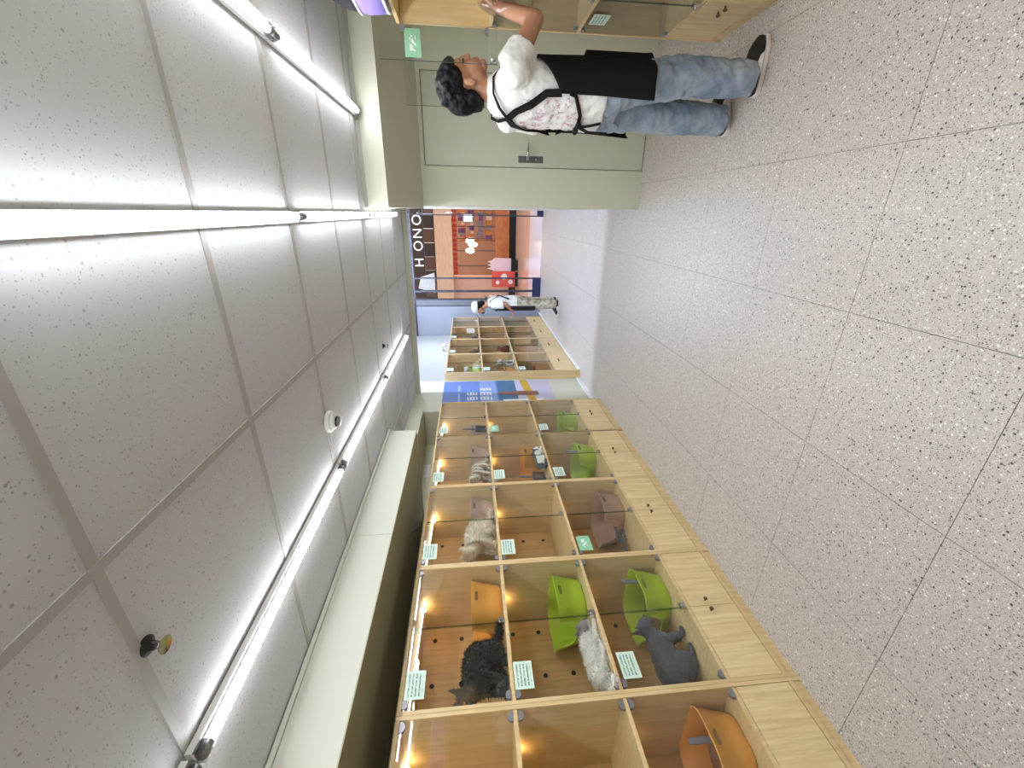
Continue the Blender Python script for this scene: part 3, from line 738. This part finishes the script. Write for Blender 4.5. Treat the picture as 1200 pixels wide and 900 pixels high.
# ------------------------------------------------------------------ people
def hand(mb, w, d, up, side, k=1.0, curl=.5, thumb=1):
    """palm and five bent fingers; w wrist, d direction, up = back of hand, side = towards the thumb"""
    w, d, up, side = Vector(w), Vector(d).normalized(), Vector(up).normalized(), Vector(side).normalized()
    for j in (-1, -.33, .33, 1): mb.cap(w+d*.01*k, w+d*.085*k+side*.028*k*j, .016*k, .013*k, 10)
    for j, L in ((1, .068), (.36, .078), (-.3, .072), (-1, .055)):
        p = w+d*.085*k+side*.028*k*j; v = d
        for s, r in ((.45, .0092), (.32, .0085), (.23, .0075)):
            q = p+v*L*s*k; mb.cap(p, q, r*k, r*.92*k, 10); p = q; v = (v-up*curl).normalized()
    p = w+d*.03*k+side*.025*k; v = (d*.6+side*.9-up*.2).normalized()
    for s, r in ((.035, .011), (.03, .0095), (.024, .008)):
        q = p+v*s*k; mb.cap(p, q, r*k, r*.92*k, 10); p = q; v = (v+d*.5-up*.25).normalized()
M['skin'] = plain('warm_skin', srgb(186,134,104), .5, var=.05, scale=9)
def denim():
    t = NT('faded_blue_denim'); p = t.pos('obj')
    big = t.noise(p, 5, 4); fine = t.noise(t.pos('obj', (60, 60, 9)), 4, 2)
    c = t.mix(t.ramp(big, .35, .68), srgb(108,127,148), srgb(172,180,188)); c = t.mix(t.math('MULTIPLY', fine, .25), c, srgb(190,196,202))
    b = t.bsdf(c, .85, 0, .2); t.bump(b, big, .4, .02); return t.m
def shirt_mat():
    t = NT('white_cotton_with_magenta_print'); p = t.pos('obj'); s = t.n('ShaderNodeSeparateXYZ'); t.l(t.n('ShaderNodeTexCoord').outputs['Object'], s.inputs[0])
    nz = t.ramp(t.noise(p, 42, 5, .7), .52, .60)
    inside = t.math('MULTIPLY', t.math('LESS_THAN', s.outputs[0], -.10), t.math('MULTIPLY', t.math('GREATER_THAN', s.outputs[2], .93), t.math('LESS_THAN', s.outputs[2], 1.22)))
    slv = t.math('MULTIPLY', t.math('GREATER_THAN', s.outputs[0], .10), t.math('MULTIPLY', t.math('GREATER_THAN', s.outputs[2], 1.245), t.math('LESS_THAN', s.outputs[1], -.12)))
    m = t.math('MULTIPLY', nz, t.math('MAXIMUM', inside, slv))
    c = t.mix(t.math('MULTIPLY', m, .6), srgb(232,230,226), srgb(160,44,104)); b = t.bsdf(c, .85, 0, .15); t.bump(b, t.noise(p, 12, 3), .25, .01); return t.m
M['denim'] = denim(); M['shirt'] = shirt_mat()
M['apron'] = plain('black_apron_cloth', srgb(26,21,20), .8, spec=.2)
M['hair'] = plain('blue_black_hair', srgb(10,10,15), .5, spec=.22, var=.3, scale=60)
M['glove'] = glass_mat('thin_plastic_glove', (.92,.88,.88,1), .25, .12)
M['sole'] = plain('off_white_sole', srgb(226,214,208), .6); M['shoe_black'] = plain('black_shoe_leather', srgb(24,23,24), .5); M['shoe_white'] = plain('white_shoe_leather', srgb(232,230,228), .5)
M['eyeb'] = plain('dark_eye', srgb(26,20,18), .15)

def shoe(parent, loc, rz):
    """sneaker: sole, dark upper, pale toe and side patch; heel at x -0.07"""
    s = MB()
    out = [(-.085, 0), (-.078, .03), (-.03, .036), (.06, .046), (.13, .048), (.175, .03), (.188, 0)]
    poly = [(x, y) for x, y in out]+[(x, -y) for x, y in out[-2:0:-1]]
    sole = MB().loft([[(x*.97, y*.95, 0) for x, y in poly], [(x, y, .008) for x, y in poly], [(x, y, .026) for x, y in poly]]).build('shoe_sole', M['sole'], parent, loc=loc, bevel=.004)
    up = MB().loft([[(x*.97, y*.95, .0255) for x, y in poly], [(x*.95, y*.92, .05) for x, y in poly], [(x*.80-.012, y*.8, .072) for x, y in poly], [(x*.5-.03, y*.72, .09) for x, y in poly], [(x*.42-.035, y*.7, .105) for x, y in poly]])
    me = organic(up, .006, 5); u = link('shoe_upper', me, M['shoe_black'], parent, True, loc=loc)
    toe = MB().ell((.088, 0, .066), (.045, .028, .014)).build('toe_patch', M['shoe_white'], u, True)
    sd = [MB().prism([(.01, .03), (.10, .03), (.085, .046), (.05, .056), (.02, .05)], lambda a, b, d: (a, d*s_, b), .028, .0475).build('side_patch', M['shoe_white'], u, bevel=.003) for s_ in (-1, 1)]
    for o in (sole, u): o.rotation_euler.z = rz
def ering(cx, cy, a, b, z, n=36): return [(cx+a*math.cos(2*PI*i/n), cy+b*math.sin(2*PI*i/n), z) for i in range(n)]

def assistant():
    P = thing('person', 'person in white printed shirt, black apron and jeans reaching into the cabinet', 'person', (.565, 2.49, 0), math.radians(20))
    sh_r, el_r, wr_r = (0, -.175, 1.27), (.20, -.205, 1.170), (.345, -.085, 1.322)
    sh_l, el_l, wr_l = (0, .175, 1.27), (-.01, .245, 1.0), (.10, .215, .93)
    b = MB()
    HR = Matrix.Rotation(math.radians(-24), 3, 'Z')
    def hd(mb, c, r): v = HR @ Vector((c[0]-.03, c[1], 0)); mb.ell((v.x+.03, v.y, c[2]), r, rot=HR)
    for c_, r_ in (((.038, 0, 1.535), (.092, .074, .092)), ((.088, 0, 1.455), (.052, .054, .06)), ((.11, 0, 1.405), (.03, .034, .022)), ((.06, 0, 1.43), (.05, .055, .045)),
                   ((.146, 0, 1.482), (.014, .013, .014)), ((.137, 0, 1.500), (.012, .010, .022)), ((.136, 0, 1.434), (.012, .022, .008)), ((.132, 0, 1.445), (.013, .02, .007)), ((.116, 0, 1.53), (.02, .045, .012)),
                   ((.03, -.076, 1.472), (.020, .009, .030)), ((.03, .076, 1.472), (.020, .009, .030))): hd(b, c_, r_)
    b.cap((-.012, 0, 1.33), (.03, 0, 1.44), .056, .052)
    b.loft([ering(-.01, 0, .10, .15, .80), ering(-.01, 0, .10, .14, 1.0), ering(-.01, 0, .10, .16, 1.2), ering(-.012, 0, .085, .16, 1.28), ering(-.012, 0, .05, .07, 1.36)])
    for sa, ea, wa in ((sh_r, el_r, wr_r), (sh_l, el_l, wr_l)): b.cap(sa, ea, .047, .040).cap(ea, wa, .041, .027)
    for y, kx in ((-.1, .045), (.125, .0)): b.cap((-.0, y, .82), (kx, y*1.1, .42), .085, .055).cap((kx, y*1.1, .42), (kx-.005, y*1.15, .06), .055, .035)
    hand(b, wr_r, (.45, .62, .45), (-.5, -.2, .8), (.1, -.5, .6), 1.0, .35); hand(b, wr_l, (.9, -.2, -.2), (0, .9, .2), (.1, .1, 1), 1.0, .4)
    link('body', organic(b, .005, 5), M['skin'], P, True)
    for s in (-1, 1):
        m_ = MB(); hd(m_, (.122, s*.032, 1.504), (.010, .013, .006)); m_.build('eye', M['eyeb'], P, True)
    g = MB(); g.cap(tuple(Vector(wr_r)-Vector((.03, .036, .045))), wr_r, .040, .034); hand(g, wr_r, (.45, .62, .45), (-.5, -.2, .8), (.1, -.5, .6), 1.14, .35)
    link('glove', organic(g, .0055, 3, [(.02, .006)]), M['glove'], P, True)
    # hair: full, wavy, over the ears and nape
    h = MB()
    for c_, r_ in (((.022, 0, 1.56), (.105, .088, .086)), ((-.04, 0, 1.515), (.066, .086, .088)), ((.085, 0, 1.578), (.052, .078, .040)), ((-.045, 0, 1.445), (.042, .066, .045)), ((.118, 0, 1.568), (.022, .066, .024)),
                   ((.04, -.072, 1.543), (.058, .018, .036)), ((.04, .072, 1.543), (.058, .018, .036)), ((-.03, -.066, 1.47), (.035, .022, .042)), ((-.03, .066, 1.47), (.035, .022, .042))): hd(h, c_, r_)
    for k in range(26):
        a = random.uniform(0, 2*PI); e = random.uniform(.25, 1.2); g = random.uniform(.014, .022)
        hd(h, (.015+.095*math.cos(a)*math.cos(e), .085*math.sin(a)*math.cos(e), 1.540+.09*math.sin(e)), (g, g, g))
    link('hair', organic(h, .006, 2, [(.03, .014), (.012, .006)]), M['hair'], P, True)
    # shirt with short sleeves
    s = MB(); s.loft([ering(-.012, 0, .134, .185, .805), ering(-.012, 0, .132, .18, .92), ering(-.01, 0, .126, .18, 1.06), ering(-.01, 0, .124, .19, 1.17), ering(-.012, 0, .108, .192, 1.265), ering(-.014, 0, .088, .155, 1.325), ering(-.008, 0, .068, .085, 1.37), ering(-.002, 0, .062, .066, 1.385)])
    for sa, ea, f in ((sh_r, el_r, .44), (sh_l, el_l, .66)):
        A, E_ = Vector(sa), Vector(ea); s.cap(A+Vector((-.02, 0, -.01)), A.lerp(E_, .18), .076, .074); s.cyl(A, A.lerp(E_, f), .076, .074, 24)
    link('shirt', organic(s, .0065, 3, [(.09, .022), (.035, .010)]), M['shirt'], P, True)
    # jeans
    j = MB(); j.loft([ering(-.012, 0, .118, .165, .87), ering(-.015, 0, .124, .172, .78), ering(-.01, 0, .118, .175, .72)])
    j.cap((-.005, -.085, .74), (.045, -.112, .40), .105, .086).cap((-.008, .088, .74), (-.005, .13, .40), .105, .086)
    j.cyl((.045, -.112, .42), (.038, -.122, .045), .087, .080, 24).cyl((-.005, .13, .42), (-.012, .142, .045), .087, .080, 24)
    link('jeans', organic(j, .0075, 3, [(.10, .028), (.04, .016)]), M['denim'], P, True)
    MB().ell((-.125, .06, .73), (.012, .045, .05)).build('back_pocket', M['denim'], P, True)
    shoe(P, (.045, -.125, 0), math.radians(-18)); shoe(P, (-.01, .145, 0), math.radians(4))
    # apron: bib and skirt wrapped round the front
    def A_(z):
        if z > .85: f = (z-.85)/.33; return .156-.010*f, .203+.0*f
        f = (.85-z)/.27; return .156+.026*f, .203+.006*f
    rows, cols = 22, 40; vs, fs = [], []
    for i in range(rows+1):
        for k in range(cols+1):
            ph = math.radians(-126+252*k/cols); top = 1.185-max(0, abs(math.degrees(ph))-42)*.0017
            z = .585+(top-.585)*i/rows; a, bb = A_(z); w = .006*math.sin(ph*9+z*4)*(1-i/rows)
            vs.append((-.01+(a+w)*math.cos(ph), (bb+w)*math.sin(ph), z))
    for i in range(rows):
        for k in range(cols): n = cols+1; fs.append((i*n+k, i*n+k+1, (i+1)*n+k+1, (i+1)*n+k))
    ap = MB().add(vs, fs).build('apron', M['apron'], P, True); so = ap.modifiers.new('thick', 'SOLIDIFY'); so.thickness = .005
    pk = []
    def on(z, deg, o=.008):
        a, bb = A_(z); ph = math.radians(deg); return (-.01+(a+o)*math.cos(ph), (bb+o)*math.sin(ph), z), (math.cos(ph), math.sin(ph), 0)
    # straps: side of the bib to a joint between the shoulder blades, then round the neck
    def strap(name, pts, w):
        MB().ribbon([p for p, n in pts], [n for p, n in pts], w, .003).build(name, M['apron'], ap)
    J = ((-.130, 0, 1.285), (-1, 0, .3))
    for s in (-1, 1):
        strap('side_strap', [on(1.04, s*125), ((-.094, s*.155, 1.11), (-.5, s*.8, 0)), ((-.124, s*.11, 1.18), (-.8, s*.6, 0)), ((-.130, s*.06, 1.25), (-1, s*.2, .1)), J], .034)
        strap('neck_strap', [J, ((-.112, s*.055, 1.33), (-.8, 0, .6)), ((-.07, s*.10, 1.362), (-.3, 0, 1)), ((.0, s*.105, 1.362), (.1, 0, 1)), ((.075, s*.095, 1.31), (.7, 0, .7)), ((.128, s*.085, 1.22), (1, 0, .2)), ((.145, s*.075, 1.165), (1, 0, 0))], .016)
        strap('waist_tie', [on(1.0, s*125), ((-.100, s*.15, .965), (-.6, s*.8, 0)), ((-.143, s*.07, .925), (-1, s*.2, 0)), ((-.150, 0, .92), (-1, 0, 0))], .018)
        strap('tie_tail', [((-.16, 0, .915), (-1, 0, 0)), ((-.166, s*.03, .86), (-1, 0, 0)), ((-.162, s*.045, .78-.03*s), (-1, 0, 0))], .016)
        MB().ell((-.166, s*.028, .925), (.012, .026, .014)).build('bow_loop', M['apron'], ap, True)
    MB().prism([(-.10, .60), (.10, .60), (.10, .90), (-.10, .90)], lambda a_, b_, d: (d, a_, b_), .140, .162).build('front_pocket', M['apron'], ap, bevel=.006)
assistant()

def far_person():
    P = thing('person', 'person in white cap, white shirt, dark apron and patterned trousers near the entrance', 'person', (-1.40, 6.87, 0), math.radians(176))
    M['cap'] = M['white']; M['grey_apron'] = plain('charcoal_apron', srgb(34,34,40), .8)
    t = NT('beige_patterned_cotton'); v = t.ramp(t.noise(t.pos('obj'), 16, 3), .45, .6); t.bsdf(t.mix(v, srgb(196,186,168), srgb(140,132,110)), .9); M['trousers'] = t.m
    b = MB(); b.ell((.085, 0, 1.355), (.085, .07, .09)).ell((.135, 0, 1.30), (.04, .045, .055)).ell((.172, 0, 1.31), (.012, .012, .012)).cap((-.0, 0, 1.17), (.06, 0, 1.28), .05, .047)
    for s in (-1, 1): b.ell((.085, s*.07, 1.33), (.018, .01, .026))
    b.loft([ering(-.01, 0, .09, .14, .70), ering(-.01, 0, .09, .13, .9), ering(0, 0, .09, .15, 1.08), ering(0, 0, .05, .07, 1.19)])
    for s in (-1, 1):
        b.cap((.0, s*.16, 1.11), (-.03, s*.19, .92), .042, .036).cap((-.03, s*.19, .92), (.10, s*.13, .80), .036, .026)
        hand(b, (.10, s*.13, .80), (.9, -s*.2, -.25), (.2, 0, .9), (0, -s, .1), .95, .4)
        b.cap((0, s*.085, .70), (.01, s*.1, .38), .075, .05).cap((.01, s*.1, .38), (0, s*.1, .06), .05, .035)
    link('body', organic(b, .006, 4), M['skin'], P, True)
    for s in (-1, 1): MB().ell((.158, s*.03, 1.345), (.008, .012, .007), 10, 8).build('eye', M['eyeb'], P, True)
    MB().ell((.165, 0, 1.285), (.022, .045, .03)).build('face_mask', M['navy'], P, True)
    h = MB().ell((.06, 0, 1.365), (.09, .08, .085)).ell((.0, 0, 1.30), (.045, .065, .05)); link('hair', organic(h, .007, 3), M['hair'], P, True)
    c = MB().loft([ering(.075, 0, .102, .088, 1.375), ering(.075, 0, .104, .09, 1.41), ering(.07, 0, .09, .08, 1.45), ering(.06, 0, .05, .045, 1.475)]); cp = link('cap', organic(c, .006, 3), M['cap'], P, True)
    MB().prism([(.15, -.075), (.21, -.06), (.245, 0), (.21, .06), (.15, .075)], lambda a, b_, d: (a, b_, d-(a-.15)*.45), 1.375, 1.384).build('cap_peak', M['cap'], cp, bevel=.003)
    s = MB().loft([ering(-.01, 0, .115, .165, .72), ering(-.01, 0, .11, .16, .9), ering(0, 0, .11, .175, 1.06), ering(-.002, 0, .085, .15, 1.14), ering(0, 0, .06, .075, 1.20)])
    for q in (-1, 1): s.cyl((0, q*.15, 1.11), (-.025, q*.187, .95), .062, .07, 20).ell((0, q*.15, 1.11), .064)
    link('shirt', organic(s, .008, 3, [(.08, .014)]), M['white'], P, True)
    j = MB().loft([ering(-.01, 0, .11, .16, .76), ering(-.01, 0, .112, .165, .66)])
    for q in (-1, 1): j.cap((-.0, q*.08, .66), (.01, q*.1, .36), .095, .078).cyl((.01, q*.1, .38), (0, q*.1, .06), .078, .07, 20)
    link('trousers', organic(j, .009, 3, [(.08, .014)]), M['trousers'], P, True)
    vs, fs = [], []; rows, cols = 10, 24
    for i in range(rows+1):
        for k in range(cols+1):
            ph = math.radians(-85+170*k/cols); z = .42+(.66)*i/rows
            vs.append((-.005+.135*math.cos(ph), .185*math.sin(ph), z))
    for i in range(rows):
        for k in range(cols): n = cols+1; fs.append((i*n+k, i*n+k+1, (i+1)*n+k+1, (i+1)*n+k))
    ap = MB().add(vs, fs).build('apron', M['grey_apron'], P, True); so = ap.modifiers.new('thick', 'SOLIDIFY'); so.thickness = .005
    for q in (-1, 1): MB().ribbon([(.11, q*.10, 1.06), (.05, q*.11, 1.17), (-.06, q*.09, 1.17), (-.125, q*.02, 1.02), (-.10, -q*.13, .86)], [(1, 0, .3), (.3, 0, 1), (-.4, 0, 1), (-1, 0, 0), (-1, -q, 0)], .03).build('strap', M['grey_apron'], ap)
    for q in (-1, 1): shoe(P, (.01, q*.10, 0), math.radians(-8*q))
far_person()

# ------------------------------------------------------------------ glass shopfront at the entrance (Y 8.75)
YS = 8.75
M['frame'] = plain('dark_grey_frame', srgb(64,66,76), .4, .3); M['navyp'] = plain('navy_plinth', srgb(38,48,92), .4); M['panel'] = plain('blue_grey_panel', srgb(152,157,168), .35, var=.03); M['greyp'] = plain('mid_grey_panel', srgb(118,118,124), .4, var=.03)
wn = structure(B('window_1', M['shopglass'], -1.69, -1.285, YS-.005, YS+.005, .17, 2.62))
for x, w in ((-1.267, .012), (-1.533, .02), (-1.70, .012)): B('mullion', M['frame'], x-w, x+w, YS-.03, YS+.03, 0, 2.62, wn)
B('plinth', M['navyp'], -1.69, -1.28, YS-.035, YS+.035, 0, .17, wn)
w2 = structure(B('window_2', M['shopglass'], -.045, .12, YS-.005, YS+.005, .12, 2.62))
B('mullion', M['frame'], -.066, -.044, YS-.03, YS+.03, 0, 2.62, w2); B('plinth', M['navyp'], -.044, .13, YS-.035, YS+.035, 0, .12, w2)
structure(B('trim_7', M['frame'], -2.6, .13, YS-.04, YS+.04, 2.62, 2.95))
wp = structure(B('wall_front_panel', M['greyp'], -1.83, -1.712, YS-.03, YS+.03, 0, 2.62))
B('joint_strip', M['dark'], -1.845, -1.83, YS-.032, YS+.03, 0, 2.62, wp)
structure(B('wall_front_left', M['panel'], -2.6, -1.845, YS-.03, YS+.03, 0, 2.62))

# ------------------------------------------------------------------ the mall and the shop opposite
def mall():
    t = NT('polished_mall_floor'); p = t.pos('world'); s = t.n('ShaderNodeSeparateXYZ'); t.l(p, s.inputs[0])
    c = t.mix(t.math('GREATER_THAN', s.outputs[1], 10.6), srgb(232,229,234), srgb(222,182,162)); t.bsdf(c, .12, 0, .6); M['mallfloor'] = t.m
    mf = structure(B('floor_mall', M['mallfloor'], -14, 12, 8.82, 22, -.05, -.002))
    YB = 14.0
    S = thing('shop_front', 'brown shop front across the mall with white HONO lettering on its sign', 'shop', (0, YB, 0))
    brown = plain('dark_brown_gloss', srgb(60,44,40), .18, var=.15, scale=1); mid = plain('brown_gloss_panel', srgb(98,70,58), .2, var=.2, scale=1)
    beige = wood_mat('pale_beech_fascia', srgb(214,176,140), srgb(236,206,176), (2, 2, 14)); warmw = wood_mat('warm_timber', srgb(176,96,52), srgb(214,136,78), (3, 3, 9))
    blk = M['dark']
    B('sign_board', brown, -6, 4, -.25, 0, 2.90, 3.8, S)
    n = 10
    for k in range(n): B('canopy_panel', (mid if k % 2 else brown), -3.0+.42*k, -3.0+.42*k+.40, -.22, 0, 2.55, 2.89, S)
    B('fascia_board', beige, -6, 4, -.35, .0, 2.01, 2.54, S)
    B('stall_riser', blk, -6, 4, -.3, -.1, 0, .20, S)
    B('counter_front', warmw, -1.5, 4, -.12, 0, .22, .62, S)
    B('back_wall', plain('shop_inside_wall', srgb(132,100,84), .7), -6, 4, 3.0, 3.1, 0, 2.7, S)
    B('inner_floor', warmw, -6, 4, 0, 3.0, -.01, .0, S)
    B('inner_ceiling', plain('shop_inside_ceiling', srgb(70,52,46), .7), -6, 4, .0, 3.1, 2.56, 2.60, S)
    B('left_pier', plain('terracotta_pier', srgb(222,180,160), .6), -3.4, -1.95, -.1, .2, 0, 2.01, S)
    red = plain('red_valance', srgb(196,60,44), .6)
    for k in range(14): B('valance_flag', red, -1.9+.145*k, -1.9+.145*k+.12, -.10, -.07, 1.86, 2.0, S)
    for x in (-1.62, -1.15, -.78, -.42, -.05, .4): B('glazing_bar', M['frame'], x-.012, x+.012, -.06, -.03, .2, 1.93, S)
    # sign letters
    for ch, x in (('H', -1.50), ('O', -1.00), ('N', -.63), ('O', -.24)):
        cu = bpy.data.curves.new('letter', 'FONT'); cu.body = ch; cu.size = .40; cu.extrude = .015; cu.align_x = 'CENTER'; cu.offset = -.004
        tmp = bpy.data.objects.new('tmp', cu); COL.objects.link(tmp)
        dg = bpy.context.evaluated_depsgraph_get(); dg.update(); me = bpy.data.meshes.new_from_object(tmp.evaluated_get(dg)); bpy.data.objects.remove(tmp)
        me.transform(Matrix.Rotation(PI/2, 4, 'X'))
        me.materials.clear(); link('sign_letter', me, LET, S, loc=(x, -.275, 2.935))
    # lit lamps and displays inside
    lit = emit('warm_shop_lamp', (1, .78, .42, 1), 9); cool = emit('cool_shop_screen', (.85, .9, 1, 1), 2.2)
    for k, x in enumerate((-1.25, -1.05, -.92)): MB().ell((x, 1.2, 1.45-.1*(k % 2)), (.09, .09, .16)).build('pendant_lamp', lit, S, True)
    for x in (-3, -1.6, -.2, 1.2): B('light_panel', emit('shop_ceiling_panel', (1, .86, .7, 1), 10), x-.35, x+.35, .5, 2.4, 2.53, 2.555, S)
    oc = [plain('orange_display', srgb(220,140,70), .5), plain('grey_display', srgb(150,150,158), .5), plain('violet_display', srgb(120,80,140), .5), plain('cream_display', srgb(236,220,200), .5)]
    rnd = random.Random(5)
    sh_ = thing('display_shelf', 'shelf full of small coloured boxes inside the shop across the mall', 'shelf', (-.35, YB+.9, 0))
    for z in (.7, 1.0, 1.3, 1.6): B('shelf_board', warmw, -.55, .75, -.18, .18, z-.02, z, sh_)
    for x in (-.56, .75): B('upright', warmw, x, x+.02, -.18, .18, 0, 1.9, sh_)
    for z in (.7, 1.0, 1.3, 1.6):
        x = -.5
        while x < .68:
            w = rnd.uniform(.08, .17); B('packet', oc[rnd.randrange(4)], x, x+w-.01, -.12, .12, z, z+rnd.uniform(.12, .24), sh_); x += w
    cs = thing('counter_screen', 'lit white screen in the shop window across the mall', 'screen', (-.18, YB-.02, 1.5))
    B('screen', cool, -.10, .12, -.012, 0, -.14, .14, cs); B('bezel', blk, -.12, .14, -.0, .02, -.16, .16, cs)
    st = thing('display_stand', 'rounded pink and white display stand by the red banner', 'display', (-1.50, YB-.9, 0)); pw = plain('pale_pink_board', srgb(232,206,220), .5)
    MB().prism([(-.20+.05*math.cos(a*PI/8+PI), .25+.05*math.sin(a*PI/8+PI)) for a in range(5)]+[(.20, .2), (.22, .7), (.12, .82), (-.12, .82), (-.22, .7)], lambda a, b, d: (a, d, b), -.03, .03).build('board', pw, st, bevel=.01)
    MB().box(-.16, .16, -.12, .12, 0, .2).build('foot', blk, st, bevel=.01)
    for x in (-.1, 0, .1): MB().prism([(x-.035, .815), (x+.035, .815), (x, .93)], lambda a, b, d: (a, d, b), -.02, .02).build('crown_point', M['white'], st)
    bn = thing('banner_stand', 'red floor banner with white marks across the mall', 'banner', (-1.92, YB-.95, 0)); rd = plain('red_banner', srgb(222,88,80), .5)
    B('panel', rd, -.24, .24, -.015, .015, .08, .80, bn); B('foot', blk, -.2, .2, -.12, .12, 0, .08, bn)
    for (x, z, r) in ((-.1, .62, .06), (.08, .42, .09), (-.08, .22, .07)): MB().cyl((x, -.0155, z), (x, -.019, z), r, n=20).build('white_mark', M['white'], bn)
    pl = thing('potted_plant', 'green potted plant in a white planter across the mall', 'plant', (-2.55, YB-1.2, 0))
    MB().loft([ering(0, 0, .14, .14, 0), ering(0, 0, .18, .18, .9), ering(0, 0, .165, .165, .9), ering(0, 0, .15, .15, .86)]).build('planter', M['white'], pl, True)
    leaf = plain('green_leaf', srgb(84,130,62), .5)
    for k in range(26):
        a = rnd.uniform(0, 2*PI); L = rnd.uniform(.18, .34); e = rnd.uniform(.3, 1.3); d = Vector((math.cos(a)*math.cos(e), math.sin(a)*math.cos(e), math.sin(e))); sdv = Vector((-math.sin(a), math.cos(a), 0))*.03
        p0 = Vector((0, 0, .87)); m_ = p0+d*L*.55; MB().add([p0, m_+sdv, p0+d*L, m_-sdv], [(0, 1, 2, 3)]).build('leaf', leaf, pl)
    # pale angular shape left of the letters, given a faint emission
    sh2 = emit('pale_glow_shape', (.86, .9, 1, 1), .9)
    MB().prism([(-2.45, 2.62), (-1.82, 2.62), (-1.95, 3.05), (-2.30, 3.15)], lambda a, b, d: (a, d, b), -.32, -.255).build('pale_side_shape', sh2, S)
LET = emit('white_lit_letter', (1, 1, 1, 1), 2.0)
mall()
